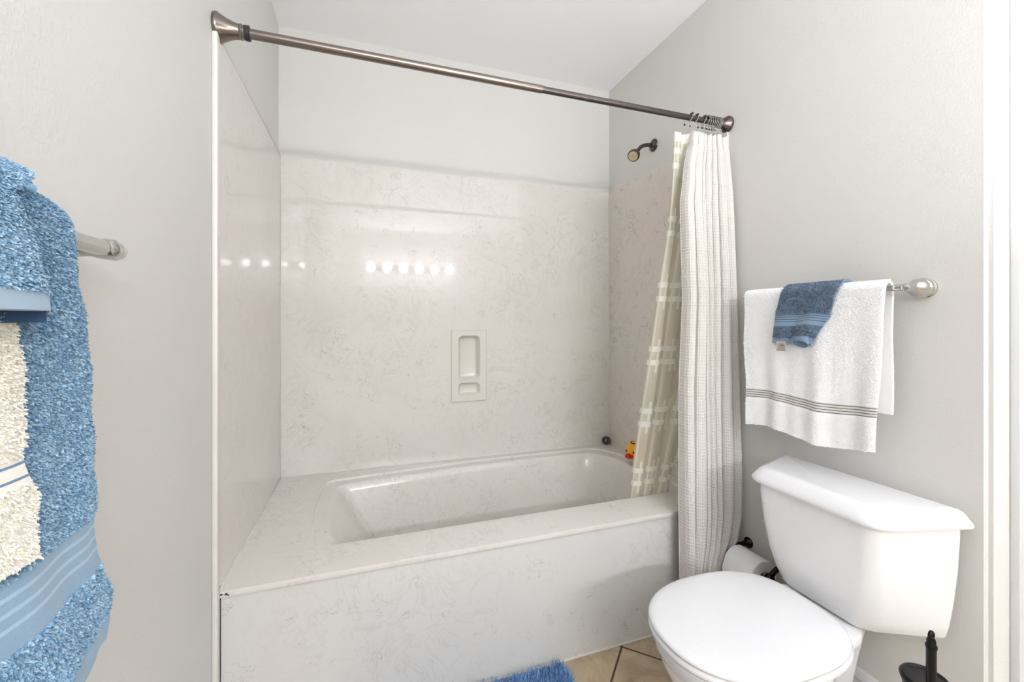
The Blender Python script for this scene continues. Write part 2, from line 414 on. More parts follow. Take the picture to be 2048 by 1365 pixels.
m4 = roundpoly(tubout(0, .000, .56, 1.53, -.60, -.23), [0.1, 0.08, 0.08, 0.08, 0.25, 0.1, 0.2])
b = B()
b.rings([at(outer, ZT), at(o2, ZT-0.010), at(o3, ZT-0.010), at(i1, ZT-0.018), at(i2, ZT-0.04), at(m1, 0.29), at(m2, 0.13), at(m3, 0.082), at(m4, 0.07)], cap0=False, cap1=True)
# deck top between rectangle and outline
rect = [(x0, y0+0.004), (x1, y0+0.004), (x1, y1), (x0, y1)]
polys = [[Vector((x, y, ZT)) for x, y in rect], [Vector((p[0], p[1], ZT)) for p in outer]]
allp = polys[0]+polys[1]; vv = [b.bm.verts.new(p) for p in allp]
for t in tessellate_polygon(polys):
    try: b.bm.faces.new([vv[k] for k in t])
    except ValueError: pass
# rounded front edge and lip
lip = [(y0+0.004, ZT), (y0+0.0006, ZT-0.0006), (y0, ZT-0.002), (y0, ZT-0.0165), (y0+0.0006, ZT-0.018), (y0+0.02, ZT-0.018)]
for (ya, za), (yb, zb) in zip(lip[:-1], lip[1:]):
    b.bm.faces.new([b.bm.verts.new(p) for p in [(x0, ya, za), (x1, ya, za), (x1, yb, zb), (x0, yb, zb)]])
bmesh.ops.remove_doubles(b.bm, verts=b.bm.verts, dist=1e-5)
b.build('tub_body', MP['marbleT'], tub, smooth=28)
B().box(x0+0.003, x1, -D, -D+0.02, 0.004, ZT-0.0205).build('apron', MP['marbleA'], tub, smooth=None)['label'] = 'greyish white marble apron under the deck lip'
caulk(tub, [(x0, x1, -D-0.003, -D, 0.0, 0.008)])
b = B()
for (x, z, r) in [(0.016, 0.456, .0035), (0.027, 0.455, .004), (0.032, 0.452, .0025)]: b.ball((x, y0-0.0005, z-0.003), r, (1, .35, .8), 8, 6)
b.build('sealant_gap', MP['stain'], tub)
B().lathe((0.95, -0.42, 0.068), (0, 0, 1), [(0, .032), (.004, .032), (.006, .026), (.0065, .001)]).build('drain', MP['chrome'], tub)

# soap niche: a plate with a tall recess above a small one
sd = thing('soap_dish', ((SX0+SX1)/2, -PT, 0.765), 'recessed cream marble soap niche with a tall slot over a small one', 'soap dish')
def rrect(xa, xb, za, zb, r): return roundpoly([(xa, za), (xb, za), (xb, zb), (xa, zb)], r, 6, 4)
PX0, PX1, PZ0, PZ1 = 0.814, 1.009, 0.765, 1.147
yf = -PT-0.008
b = B()
holes = [(0.852, 0.972, 0.880, 1.119, 0.028, 0.045), (0.852, 0.972, 0.795, 0.868, 0.024, 0.032)]
outl = [(PX0+.004, PZ0+.004), (PX1-.004, PZ0+.004), (PX1-.004, PZ1-.004), (PX0+.004, PZ1-.004)]
loops = [[Vector((x, yf, z)) for x, z in outl]]
for xa, xb, za, zb, r, dp in holes: loops.append([Vector((p[0], yf, p[1])) for p in rrect(xa, xb, za, zb, r)])
flat = [p for l in loops for p in l]; vv = [b.bm.verts.new(p) for p in flat]
for t in tessellate_polygon(loops):
    try: b.bm.faces.new([vv[k] for k in t])
    except ValueError: pass
for xa, xb, za, zb, r, dp in holes:
    rs = []
    for ins, yy in [(0, yf), (.002, yf+.002), (.005, yf+.008), (.009, yf+dp*.7), (.016, yf+dp*.93), (.026, yf+dp)]:
        rs.append([(p[0], yy, p[1]) for p in rrect(xa+ins, xb-ins, za+ins, zb-ins, max(r-ins*.4, .008))])
    b.rings(rs, cap0=False, cap1=True)
b.rings([[(x, yf, z) for x, z in outl], [(x, yf+.004, z) for x, z in [(PX0, PZ0), (PX1, PZ0), (PX1, PZ1), (PX0, PZ1)]],
         [(x, -PT, z) for x, z in [(PX0, PZ0), (PX1, PZ0), (PX1, PZ1), (PX0, PZ1)]]], cap0=False, cap1=False)
bmesh.ops.remove_doubles(b.bm, verts=b.bm.verts, dist=1e-5)
b.build('plate', MP['dish'], sd, smooth=30)

# ------------------------------------------------------------------ shower curtain rod, hooks
RY, RZ = -0.894, 1.995
rod = thing('shower_curtain_rod', (0, RY, RZ), 'brushed nickel tension rod spanning the tub from wall to wall', 'shower rod')
B().lathe((0.05, RY, RZ), (1, 0, 0), [(0, .0132), (.91, .0132), (.9105, .0120)]).build('outer_tube', MP['nickel'], rod)
B().lathe((0.9, RY, RZ), (1, 0, 0), [(0, .0112), (.85, .0112)]).build('inner_tube', MP['nickeld'], rod)['label'] = 'thinner, darker inner tube'
fl = [(0, .037), (.003, .0385), (.010, .0385), (.013, .036), (.016, .0345), (.03, .027), (.045, .0215), (.058, .0190), (.060, .0205), (.064, .0205), (.066, .0185), (.070, .0185)]
B().lathe((0, RY, RZ), (1, 0, 0), fl, 40).build('end_flange', MP['nickel'], rod)
B().lathe((W, RY, RZ), (-1, 0, 0), [(d*.8, r*.86) for d, r in fl], 40).build('end_flange', MP['nickeld'], rod)
B().lathe((0.070, RY, RZ), (1, 0, 0), [(0, .018), (.001, .0195), (.012, .0195), (.013, .0135)]).build('rubber_collar', MP['rubber'], rod)
hookx = [1.585, 1.612, 1.650, 1.667, 1.677, 1.687, 1.696, 1.704, 1.712, 1.719, 1.726, 1.733]
def hook(x, lean, first=None):
    R_ = 0.0225
    o = thing('curtain_hook', (x, RY, RZ), 'small nickel roller hook on the shower rod, packed tight against the right flange', 'curtain hook', 'roller hooks holding the shower curtain')
    b = B(); pts = []
    for k in range(25):
        a = math.radians(-60+k*300/24)   # ring round the rod, open at the lower back
        pts.append((x+lean*(math.sin(a)*-R_-0)*1.0, RY-math.cos(a+PI/2*0)*R_, RZ-0.006+math.sin(a)*R_))
    b.tube(pts, 0.0013, 8)
    e = pts[0]
    b.tube(bez([e, (e[0]-lean*.01, RY-0.016, RZ-0.036), (e[0]-lean*.02, RY-0.014, RZ-0.050), (e[0]-lean*.02, RY-0.006, RZ-0.058), (e[0]-lean*.02, RY+.004, RZ-0.052)], 5), 0.0013, 8)
    b.build('wire', MP['chrome'], o)
    for k in range(3):
        a = math.radians(65+k*25); B().ball((x+lean*math.sin(a)*-R_, RY-math.cos(a)*R_, RZ-0.006+math.sin(a)*R_), 0.0046, u=10, v=8).build('bead', MP['pewter'], o)
    B().ball(pts[-1], 0.004, u=10, v=8).build('bead', MP['pewter'], o)
    return o
hk = []
for i, x in enumerate(hookx):
    o = hook(x, [-.55, -.5, -.5, -.35][i] if i < 4 else -.2); hk.append(o)
hk[0]['label'] = 'leftmost nickel hook on the shower rod, leaning left'
hk[1]['label'] = 'second nickel hook from the left on the shower rod, leaning left beside the first'
hk[2]['label'] = 'third nickel hook from the left, standing apart on the shower rod'
for o in hk[3:]: o['label'] = 'nickel roller hook in the tight bunch against the right rod flange'

# ------------------------------------------------------------------ shower curtain (waffle weave) and liner
def interp(z, tab):
    tab = sorted(tab); return np.interp(z, [t[0] for t in tab], [t[1] for t in tab])
def m_waffle():
    t = NT('white_waffle_weave'); uv = t.coord('UV'); n = t.noise(uv, 200, 2)
    t.base(t.mix(n, srgb(228, 224, 219), srgb(218, 212, 206))); t.p(Roughness=0.85, Specular_IOR_Level=0.15)
    t.bump(n, 0.3, 0.001)
    tr = t.n('ShaderNodeBsdfTranslucent'); tr.inputs[0].default_value = srgb(230, 224, 216)
    mx = t.n('ShaderNodeMixShader'); mx.inputs[0].default_value = 0.12
    t.t.links.new(t.b.outputs[0], mx.inputs[1]); t.t.links.new(tr.outputs[0], mx.inputs[2]); t.t.links.new(mx.outputs[0], t.out.inputs[0])
    return t.m
ct = thing('shower_curtain', (1.64, -0.93, 0.08), 'white waffle weave shower curtain gathered at the right end of the rod', 'curtain')
ztop, zbot = 1.935, 0.09
cl = 1.30
nu, nv = 520, 670
U = np.linspace(0, 1, nu)[:, None]*np.ones((1, nv)); V = np.ones((nu, 1))*np.linspace(0, 1, nv)[None]
# folds: control points of the plan line, x fraction and depth (towards the room is negative)
knots = [(0, 0.00, 0.4), (.07, .02, -1.0), (.17, .115, -1.05), (.21, .125, 0.55), (.25, .15, .6), (.29, .165, -.9), (.38, .28, -1.15), (.43, .31, -.1), (.46, .325, -.75), (.50, .375, -.95),
         (.54, .41, .25), (.57, .43, -.6), (.61, .49, -1.0), (.66, .53, .0), (.69, .56, -.7), (.73, .62, -.9), (.78, .66, .5), (.82, .70, -.7), (.86, .79, -1.0), (.90, .84, .6), (.93, .87, -.5), (.97, .96, -.8), (1, 1.0, .2)]
cr = bez([(k[0]*3, k[1], k[2]) for k in knots], 12)
cu = np.array([p[0]/3 for p in cr]); cx_ = np.array([p[1] for p in cr]); cy_ = np.array([p[2] for p in cr])
arc = np.concatenate([[0], np.cumsum(np.hypot(np.diff(cx_)*.26, np.diff(cy_)*.030))]); arc /= arc[-1]
Ua = np.interp(U, arc, cu); fx = np.interp(Ua, cu, cx_); fy = np.interp(Ua, cu, cy_)
z = ztop+(zbot-ztop)*V
xl = interp(z, [(1.93, 1.592), (1.80, 1.550), (1.65, 1.523), (1.28, 1.526), (.94, 1.502), (.53, 1.492), (.2, 1.495), (0, 1.495)])
xr = interp(z, [(1.93, 1.762), (1.3, 1.762), (.6, 1.762), (.45, 1.757), (.36, 1.735), (.28, 1.69), (.0, 1.66)])
yc = interp(z, [(1.93, -.905), (1.7, -.928), (1.3, -.942), (.9, -.952), (.5, -.962), (0, -.965)])
am = interp(z, [(1.93, .012), (1.86, .016), (1.6, .024), (1.0, .030), (.5, .034), (0, .036)])
ph = 0.25*np.sin(z*2.3+U*9)
X = xl+(xr-xl)*(fx+0.010*np.sin(z*3.1+U*14))
Y = yc+am*(fy+ph*0.4)
Y = np.minimum(Y, np.where(z < 0.5, -0.912, -0.885))
P = np.stack([X, Y, z+0.004*np.sin(U*60)*(V < 0.02)], -1)
N = normals(P)
sgn = -np.sign(np.mean(N[..., 1])); N *= sgn
cell = 0.0115
wu = U*cl/cell; wv = (ztop-z)/cell
hu = np.abs(np.sin(PI*wu)); hv = np.abs(np.sin(PI*wv))
hgt = np.where(ztop-z > 0.055, 1, 0)*0.0030*(1-np.minimum(hu, hv)**0.8)
P2 = P+N*hgt[..., None]
UV = np.stack([U*cl, ztop-z], -1)
v_, f_, u_ = solid_sheet(P2, UV, 0.0012, sgn)
link('waffle_cloth', np_mesh(v_, f_, u_), m_waffle(), ct, smooth=70)

def m_liner():
    t = NT('cream_vinyl_liner'); uv = t.coord('UV'); sx, sy, _ = t.sep(uv)
    # overlapping rectangles: pairs of horizontal bars crossing vertical bands
    def per(q, P_, lo, hi, off=0.0):
        m = t.math('MODULO', t.math('ADD', q, off+P_*20), P_); return t.band(m, lo, hi)
    hb = t.math('MAXIMUM', per(sy, 0.26, 0.060, 0.082), per(sy, 0.26, 0.116, 0.138))
    hb = t.math('MULTIPLY', hb, per(sx, 0.21, 0.0, 0.165))
    vb = t.math('MAXIMUM', per(sx, 0.105, 0.012, 0.030), t.math('MULTIPLY', per(sx, 0.105, 0.060, 0.078), per(sy, 0.26, 0.03, 0.168)))
    m = t.math('MAXIMUM', hb, t.math('MULTIPLY', vb, 0.8))
    hem = t.math('LESS_THAN', sy, 0.035); m = t.math('MAXIMUM', m, hem)
    c_clear, c_white = srgb(218, 213, 192), srgb(244, 242, 234)
    col = t.mix(m, c_clear, c_white); t.base(col); t.p(Roughness=0.3)
    tl = t.n('ShaderNodeBsdfTranslucent'); t.set(tl.inputs[0], col)
    tp = t.n('ShaderNodeBsdfTransparent'); t.set(tp.inputs[0], (0.95, 0.93, 0.85, 1))
    m1_ = t.n('ShaderNodeMixShader'); m1_.inputs[0].default_value = 0.35
    t.t.links.new(t.b.outputs[0], m1_.inputs[1]); t.t.links.new(tl.outputs[0], m1_.inputs[2])
    m2_ = t.n('ShaderNodeMixShader'); t.set(m2_.inputs[0], t.ramp(m, (0, 1, 0.20, 0.05)))
    t.t.links.new(m1_.outputs[0], m2_.inputs[1]); t.t.links.new(tp.outputs[0], m2_.inputs[2])
    t.t.links.new(m2_.outputs[0], t.out.inputs[0]); return t.m
ln = thing('shower_liner', (1.58, -0.87, 0.34), 'translucent cream liner with white rectangle pattern hanging inside the tub', 'shower liner')
nu, nv = 260, 300
U = np.linspace(0, 1, nu)[:, None]*np.ones((1, nv)); V = np.ones((nu, 1))*np.linspace(0, 1, nv)[None]
z = 1.933+(0.335-1.933)*V
knots = [(0, 0, .2), (.05, .015, -.6), (.16, .16, -.9), (.24, .22, .6), (.33, .30, .5), (.42, .38, -.7), (.52, .52, -.6), (.60, .58, .7), (.70, .68, .4), (.80, .78, -.7), (.9, .9, .3), (1, 1, -.3)]
cr = bez([(k[0]*3, k[1], k[2]) for k in knots], 10)
cu = np.array([p[0]/3 for p in cr]); cx_ = np.array([p[1] for p in cr]); cy_ = np.array([p[2] for p in cr])
fx = np.interp(U, cu, cx_); fy = np.interp(U, cu, cy_)
xl = interp(z, [(1.93, 1.524), (1.77, 1.530), (1.58, 1.529), (1.36, 1.509), (1.08, 1.491), (.81, 1.474), (.61, 1.463), (.44, 1.458), (.3, 1.455)])
xr = interp(z, [(1.93, 1.70), (1.5, 1.72), (.9, 1.725), (.45, 1.655), (.3, 1.64)])
yc = interp(z, [(1.93, -.884), (.44, -.690), (.3, -.670)])
am = interp(z, [(1.93, .010), (1.7, .018), (1.0, .024), (.5, .018), (.3, .012)])
X = xl+(xr-xl)*(fx+0.012*np.sin(z*2.2+U*8)*np.sin(PI*U))
Y = yc+am*(fy+.3*np.sin(z*3+U*12))
P = np.stack([X, Y, z], -1); UV = np.stack([U*0.60, 1.933-z], -1)
link('vinyl_sheet', grid_sheet(P, UV), m_liner(), ln, smooth=80)

# ------------------------------------------------------------------ shower head, valve, spout
sh = thing('showerhead', (W, -0.425, 2.094), 'dark pewter shower head on a curved arm, high on the right wall', 'shower head')
B().lathe((W, -0.425, 2.094), (-1, 0, 0), [(0, .030), (.003, .032), (.006, .031), (.010, .025), (.013, .017), (.02, .015)]).build('wall_flange', MP['pewter'], sh)
arm = bez([(W-0.01, -0.425, 2.094), (1.735, -0.425, 2.090), (1.705, -0.425, 2.078), (1.682, -0.426, 2.055), (1.670, -0.428, 2.043)], 8)
B().tube(arm, 0.0095, 16).build('arm', MP['pewter'], sh)
ax = Vector((-0.62, -0.42, -0.60)).normalized(); o = Vector((1.676, -0.427, 2.050))
hd = B().lathe(o, ax, [(0, .010), (.006, .013), (.012, .013), (.016, .017), (.030, .024), (.044, .028), (.050, .0295), (.054, .0285), (.057, .0295), (.064, .0285), (.066, .026)], 36).build('head', MP['pewter'], sh)
b = B(); b.lathe(o, ax, [(.066, .0235), (.069, .0225), (.069, .018), (.0665, .0165), (.0665, .013), (.069, .0115), (.070, .007), (.067, .0055), (.067, .001)], 36)
nf = b.build('nozzle_face', MP['nozzle'], hd); nf['label'] = 'beige nozzle face'
vt = thing('tub_faucet_handle', (W-PT, -0.39, 0.765), 'dark round faucet handle on the right tub wall, mostly behind the liner', 'faucet')
B().lathe((W-PT, -0.405, 0.765), (-1, 0, 0), [(0, .068), (.004, .070), (.008, .066), (.013, .045), (.016, .024), (.018, .022)], 40).build('escutcheon', MP['pewter'], vt)
B().lathe((W-PT-.018, -0.405, 0.765), (-1, 0, 0), [(0, .018), (.004, .020), (.012, .020), (.018, .014), (.019, .002)], 8).build('handle', MP['pewter'], vt)

# ------------------------------------------------------------------ duck and stopper
dk = thing('rubber_duck', (1.738, -0.38, ZT), 'yellow rubber duck with a red beak peeking past the shower liner', 'rubber duck')
b = B(); hc = Vector((1.722, -0.345, ZT+0.054)); bc = Vector((1.733, -0.425, ZT+0.036))
b.ball(hc, 0.047, (1.0, 1, 1.05)); 
body = b.build('head', MP['yellow'], dk)
b = B()
rs = []
for k in range(15):
    t = k/14; a = PI*t; rr = math.sin(a)**.7 if 0 < t < 1 else 0.02
    y = bc.y+0.058*math.cos(a); zc_ = ZT+0.034+0.014*max(0, (t-.7))*3
    rs.append([(bc.x+0.034*rr*math.cos(q*2*PI/20), y, zc_+0.033*rr*math.sin(q*2*PI/20)) for q in range(20)])
b.rings(rs); b.build('body', MP['yellow'], dk)
fd = Vector((-0.95, -0.31, 0)).normalized(); sdv = Vector((0.31, -0.95, 0))
b = B(); Rm = Matrix.Rotation(math.atan2(fd.y, fd.x), 4, 'Z')
b.ball(hc+fd*0.048+Vector((0, 0, -0.020)), 0.022, (1.0, 1.05, .48), rot=Rm)
b.ball(hc+fd*0.055+Vector((0, 0, -0.012)), 0.015, (1.0, .8, .5), rot=Rm)
b.build('beak', MP['red'], dk)
for s in (-1, 1):
    e = hc+(fd*0.85+sdv*0.48*s+Vector((0, 0, 0.06))).normalized()*0.0455
    B().ball(e, 0.0062, u=14, v=10).build('eye', MP['eye'], dk)
b = B(); b.tube([hc+Vector((math.cos(a)*0.020-.004, math.sin(a)*0.020-.004, 0.0445)) for a in np.linspace(0, 2*PI, 24, endpoint=False)], 0.0035, 8, closed=True)
b.build('hat_band', MP['maroon'], dk)
B().ball(hc+Vector((0.004, -0.014, 0.053)), 0.009, u=14, v=10).build('hat_knob', MP['brownball'], dk)
st = thing('tub_stopper', (1.735, -0.045, ZT), 'small dark round tub stopper in the back right corner of the deck', 'stopper')
B().lathe((1.742, -0.030, ZT+0.024), (-0.55, -0.8, 0.12), [(-.012, .012), (-.010, .021), (0, .025), (.006, .025), (.010, .021), (.010, .017), (.007, .014), (.007, .012), (.012, .010), (.017, .006), (.018, .001)], 32).build('disc', MP['pewter'], st)
B().tube([(1.742-0.55*.014+math.cos(a)*.006, -0.030-.8*.014-.001, ZT+.026+math.sin(a)*.008) for a in np.linspace(0, 2*PI, 16, endpoint=False)], .0012, 8, closed=True).build('pull_ring', MP['chrome'], st)

# ------------------------------------------------------------------ towel bars
tb = thing('towel_bar', (W, -1.28, 1.283), 'chrome towel bar on the right wall above the toilet', 'towel bar')
BZ = 1.283
B().lathe((1.70, -1.535, BZ), (0, 1, 0), [(0, .0085), (.47, .0085)], 20).build('bar', MP['chrome'], tb)
for y in (-1.545, -1.060):
    b = B().lathe((W, y, BZ), (-1, 0, 0), [(0, .0250), (.003, .0260), (.007, .0255), (.009, .0215), (.013, .0215), (.016, .0255), (.021, .0258), (.024, .0240), (.027, .0215), (.031, .0245), (.037, .0238), (.045, .0200), (.053, .0145), (.060, .0105), (.072, .0098), (.085, .0105), (.090, .0085), (.092, .004), (.0925, .0005)], 40)
    b.build('post', MP['chrome'], tb)
tl_ = thing('towel_bar', (0, -1.75, 1.292), 'chrome towel bar on the left wall nearest the viewer', 'towel bar')
BL = 1.292
B().lathe((0.062, -2.06, BL), (0, 1, 0), [(0, .0105), (.52, .0105)], 24).build('bar', MP['chrome'], tl_)
for y in (-1.545, -2.08):
    B().lathe((0, y, BL), (1, 0, 0), [(0, .030), (.004, .031), (.010, .029), (.014, .018), (.03, .012), (.045, .0105), (.052, .0125), (.062, .014), (.072, .0125), (.077, .006), (.0775, .0005)], 36).build('post', MP['chrome'], tl_)
B().lathe((0.062, -1.548, BL), (0, 1, 0), [(0, .0125), (.003, .0135), (.02, .0135), (.028, .0115), (.032, .006), (.033, .0005)], 28).build('end_cap', MP['chrome'], tl_)

# ------------------------------------------------------------------ towels draped over bars
def drape(wallx, sgn, off, barz, rad, front_z, back_z, ya, yb, ns=260, nt=180, fshape=None, back_in=None):
    """sheet over a bar running along y. sgn: +1 the room is at +x. ya(s,z,side), yb give the two edges.
    returns P, UV with uv.y = metres below the bar on the room side (negative behind)"""
    Lf = barz-front_z; Lb = barz-back_z; La = PI*rad; tot = Lf+La+Lb
    s = np.linspace(0, tot, ns)  # from back bottom over the top to the front bottom
    T = np.linspace(0, 1, nt)
    xo = np.empty(ns); zz = np.empty(ns); side = np.empty(ns)
    for k, q in enumerate(s):
        if q < Lb: xo[k] = -rad; zz[k] = back_z+q
        elif q < Lb+La: a = (q-Lb)/rad; xo[k] = -rad*math.cos(a); zz[k] = barz+rad*math.sin(a)
        else: xo[k] = rad; zz[k] = barz-(q-Lb-La)
        side[k] = xo[k]/rad
    S = (s-Lb-La)[:, None]*np.ones((1, nt)); XO = xo[:, None]*np.ones((1, nt)); ZZ = zz[:, None]*np.ones((1, nt)); TT = np.ones((ns, 1))*T[None]
    SD = side[:, None]*np.ones((1, nt))
    A = ya(S, ZZ, SD); Bv = yb(S, ZZ, SD); Yv = A+(Bv-A)*TT
    if fshape is not None:
        dx, dz = fshape(S, TT, ZZ, SD); XO = XO+dx; ZZ = ZZ+dz
    P = np.stack([wallx+sgn*(off+XO), Yv, ZZ], -1); UV = np.stack([Yv, S], -1)
    return P, UV
def orient(P, cx_w):
    """sign that makes normals point away from the bar axis"""
    N = normals(P); n = P.shape[0]; k = int(n*0.9)
    return 1.0 if np.mean(N[k, :, 0])*cx_w > 0 else -1.0
def towel(name, parent, P, UV, th, mat, sgn_room, npile, L, Wd, mask=None, droop=0.5, rimfuzz=0):
    so = orient(P, sgn_room)
    parts = [solid_sheet(P, UV, th, so)]
    if npile: parts.append(pile(P, UV, npile, L, Wd, mask, so, droop))
    return link(name, join(parts), mat, parent, smooth=60)
def nz(a, b, sx, sy, seed=0.0):
    """cheap smooth noise from sines"""
    return (np.sin(a*sx+seed)+np.sin(b*sy+seed*2.1)+np.sin((a+b)*0.7*(sx+sy)/2+seed*3.3)+np.sin((a-b)*1.3*sx+seed))/4

# --- white towel over the right bar
wt = thing('towel', (1.70, -1.28, 0.84), 'white towel with thin grey blue stripes over the right bar, above the toilet', 'towel')
ROFF = W-1.70
def ya(S, Z, SD): return np.where(SD > 0, -1.490-0.022*np.clip((Z-.85)/.45, 0, 1)+0.0015*np.sin(Z*22), -1.503+0.0012*np.sin(Z*23))
def yb(S, Z, SD): return np.where(SD > 0, -1.072-.014*np.clip((1.25-Z)/.4, 0, 1)+0.003*np.sin(Z*24), -1.075)
def fs(S, T, Z, SD):
    dn = np.clip((1.28-Z)/.45, 0, 1)
    f = np.where(SD > 0, 1, 0)
    dx = f*dn*(0.006*np.sin(T*19+1)+0.005*np.sin(T*9.5+Z*4)+0.003*np.sin(T*37))+0.004*f
    return dx, f*dn*dn*(0.010*np.sin(T*7+2.2)-0.012*T+0.006)
P, UV = drape(W, -1, ROFF, BZ, 0.0235, 0.832, 0.945, ya, yb, 300, 200, fs)
wstr = [(0.327+k, 0.3292+k) for k in (0, 0.0078, 0.0156, 0.0234)]
mw = m_terry('white_terry', srgb(254, 254, 254), srgb(251, 251, 251), [(0.324, 0.3545)], srgb(222, 217, 208), wstr, srgb(92, 104, 122), glow=0.0)
msk = lambda uv: ~((uv[:, 1] > 0.322) & (uv[:, 1] < 0.357))
towel('terry_cloth', wt, P, UV, 0.007, mw, -1, 90000, 0.0024, 0.0012, msk)

# --- blue hand towel over the white one
ht = thing('hand_towel', (1.70, -1.3, 0.82), 'small blue hand towel hanging over the white towel on the right bar', 'hand towel')
def ya(S, Z, SD):  # edge nearer the viewer
    return np.where(SD > 0.0, interp(Z, [(1.33, -1.405), (1.30, -1.405), (1.27, -1.392), (1.21, -1.378), (1.17, -1.350), (1.10, -1.318)]), interp(Z, [(1.33, -1.405), (1.1, -1.41), (.82, -1.342)]))
def yb(S, Z, SD):
    return np.where(SD > 0.0, interp(Z, [(1.33, -1.232), (1.30, -1.228), (1.22, -1.205), (1.12, -1.192)]), interp(Z, [(1.33, -1.232), (1.1, -1.225), (.82, -1.262)]))
def fs(S, T, Z, SD):
    dn = np.clip((1.28-Z)/.16, 0, 1); f = np.where(SD > 0, 1, 0)
    fold = np.exp(-((T-.56)/.07)**2)
    bulge = np.exp(-((T-.26)/.19)**2)
    dx = f*(0.006+dn*(0.017*bulge-0.007*fold+0.008*np.exp(-((T-.78)/.14)**2)))+np.where(SD <= 0, 0.004*1.0, 0)*0
    return dx, f*dn*(0.012*np.exp(-((T-.28)/.2)**2)-0.004)
P, UV = drape(W, -1, ROFF, BZ, 0.0320, 1.128, 0.815, ya, yb, 260, 120, fs)
P[..., 0] = np.minimum(P[..., 0], W-0.004)
hs = [(0.079, 0.0805), (0.086, 0.0875), (0.0655, 0.067), (0.072, 0.0735)]
mh = m_terry('blue_terry', srgb(158, 178, 196), srgb(52, 78, 108), [(0.064, 0.100), (0.138, 0.2)], srgb(132, 156, 180), hs, srgb(52, 70, 94))
msk = lambda uv: ~(((uv[:, 1] > 0.064) & (uv[:, 1] < 0.100)) | (uv[:, 1] > 0.138))
towel('terry_cloth', ht, P, UV, 0.005, mh, -1, 42000, 0.0030, 0.0013, msk)
# rolled corner at the lower right of the front drop, seen as a dark opening
b = B(); cxh, cyh = 1.6495, -1.300; N_ = 36
an = np.linspace(0, 2*PI, N_, endpoint=False)
def cuff(dr, zt, f, b_): return [(cxh-(0.013+dr)*math.cos(a), cyh+(0.024+dr)*math.sin(a), zt if zt else (f+b_)/2+(f-b_)/2*math.cos(a)) for a in an]
b.rings([cuff(0, 1.150, 0, 0), cuff(0.0, None, 1.138, 1.116), cuff(-.001, None, 1.1365, 1.1145), cuff(-.003, None, 1.138, 1.116), cuff(-.003, 1.150, 0, 0)], False, False)
b.build('rolled_hem', m_plain('blue_hem', srgb(118, 142, 168), 0.85), ht)
tg = B().box(1.6335, 1.6345, -1.262, -1.232, 1.104, 1.132).build('care_tag', MP['tag'], ht, smooth=None); tg['label'] = 'small pale grey care tag'
b = B()
for k, (wd) in enumerate((.022, .018, .021, .015)): b.box(1.6330, 1.6335, -1.259, -1.259+wd, 1.123-.0045*k, 1.1242-.0045*k)
b.box(1.6330, 1.6350, -1.262, -1.232, 1.1025, 1.1045)
b.build('tag_print', m_plain('tag_print', srgb(96, 84, 80), 0.8), tg, smooth=None)

# --- blue bath towel on the left bar
bt = thing('bath_towel', (0.062, -1.85, 0.80), 'large light blue bath towel, longest of the three layers on the left bar', 'towel')
LOFF = 0.062
def yb(S, Z, SD):
    return np.where(SD > -0.2, interp(Z, [(1.34, -1.680), (1.325, -1.668), (1.31, -1.655), (1.28, -1.658), (1.22, -1.645), (1.165, -1.632), (1.0, -1.625), (.925, -1.624), (.905, -1.612), (.866, -1.592), (.81, -1.592), (.79, -1.604)]), -1.675)+0.0025*np.sin(Z*90)
def ya(S, Z, SD): return np.full_like(Z, -2.03)+0.004*np.sin(Z*25)
def fs(S, T, Z, SD):
    dn = np.clip((1.30-Z)/.4, 0, 1); f = np.where(SD > 0, 1, 0)
    edge = np.exp(-((1-T)/.06)**2)
    return f*(dn*(0.004*np.sin(T*22+Z*5))-0.012*edge*f), f*0
P, UV = drape(0, 1, LOFF, BL, 0.0345, 0.79, 0.80, ya, yb, 380, 200, fs)
cor = np.clip((P[..., 1]+1.70)/.08, 0, 1)**2*np.where(UV[..., 1] > 0.4, 1, 0)
P[..., 2] += 0.02*cor*np.clip((UV[..., 1]-.42)/.06, 0, 1)
bb_ = [(0.318, 0.384), (0.462, 0.6)]
mb = m_terry('light_blue_terry', srgb(180, 207, 224), srgb(106, 150, 182), [(0.318, 0.384), (0.466, 0.6)], srgb(138, 168, 192),
             [(0.330, 0.334), (0.344, 0.348), (0.358, 0.362)], srgb(166, 192, 212))
msk = lambda uv: ~(((uv[:, 1] > 0.318) & (uv[:, 1] < 0.384)) | (uv[:, 1] > 0.466))
towel('terry_cloth', bt, P, UV, 0.012, mb, 1, 170000, 0.0026, 0.0016, msk, 0.5)

# --- cream towel over it
wt2 = thing('towel', (0.062, -1.9, 0.985), 'cream towel with thin blue stripes layered over the blue bath towel on the left', 'towel')
def yb(S, Z, SD):
    return np.where(SD > -.2, interp(Z, [(1.36, -1.81), (1.194, -1.776), (1.13, -1.770), (1.087, -1.775), (1.04, -1.757), (.985, -1.755), (.97, -1.765)]), -1.81)+0.002*np.sin(Z*110)
def ya(S, Z, SD): return np.full_like(Z, -2.02)
P, UV = drape(0, 1, LOFF, BL, 0.0440, 0.985, 1.02, ya, yb, 200, 100, lambda S, T, Z, SD: (0.004*np.sin(T*11+Z*9)*np.where(SD > 0, 1, 0), 0*Z))
P[..., 0] = np.maximum(P[..., 0], 0.004)
mc = m_terry('cream_terry', srgb(246, 243, 235), srgb(238, 233, 221), [], srgb(236, 230, 218), [(0.214, 0.2165), (0.227, 0.2295)], srgb(116, 142, 178), glow=0.0)
msk = lambda uv: ~((uv[:, 1] > 0.210) & (uv[:, 1] < 0.234))
towel('terry_cloth', wt2, P, UV, 0.006, mc, 1, 60000, 0.0026, 0.0013, msk)

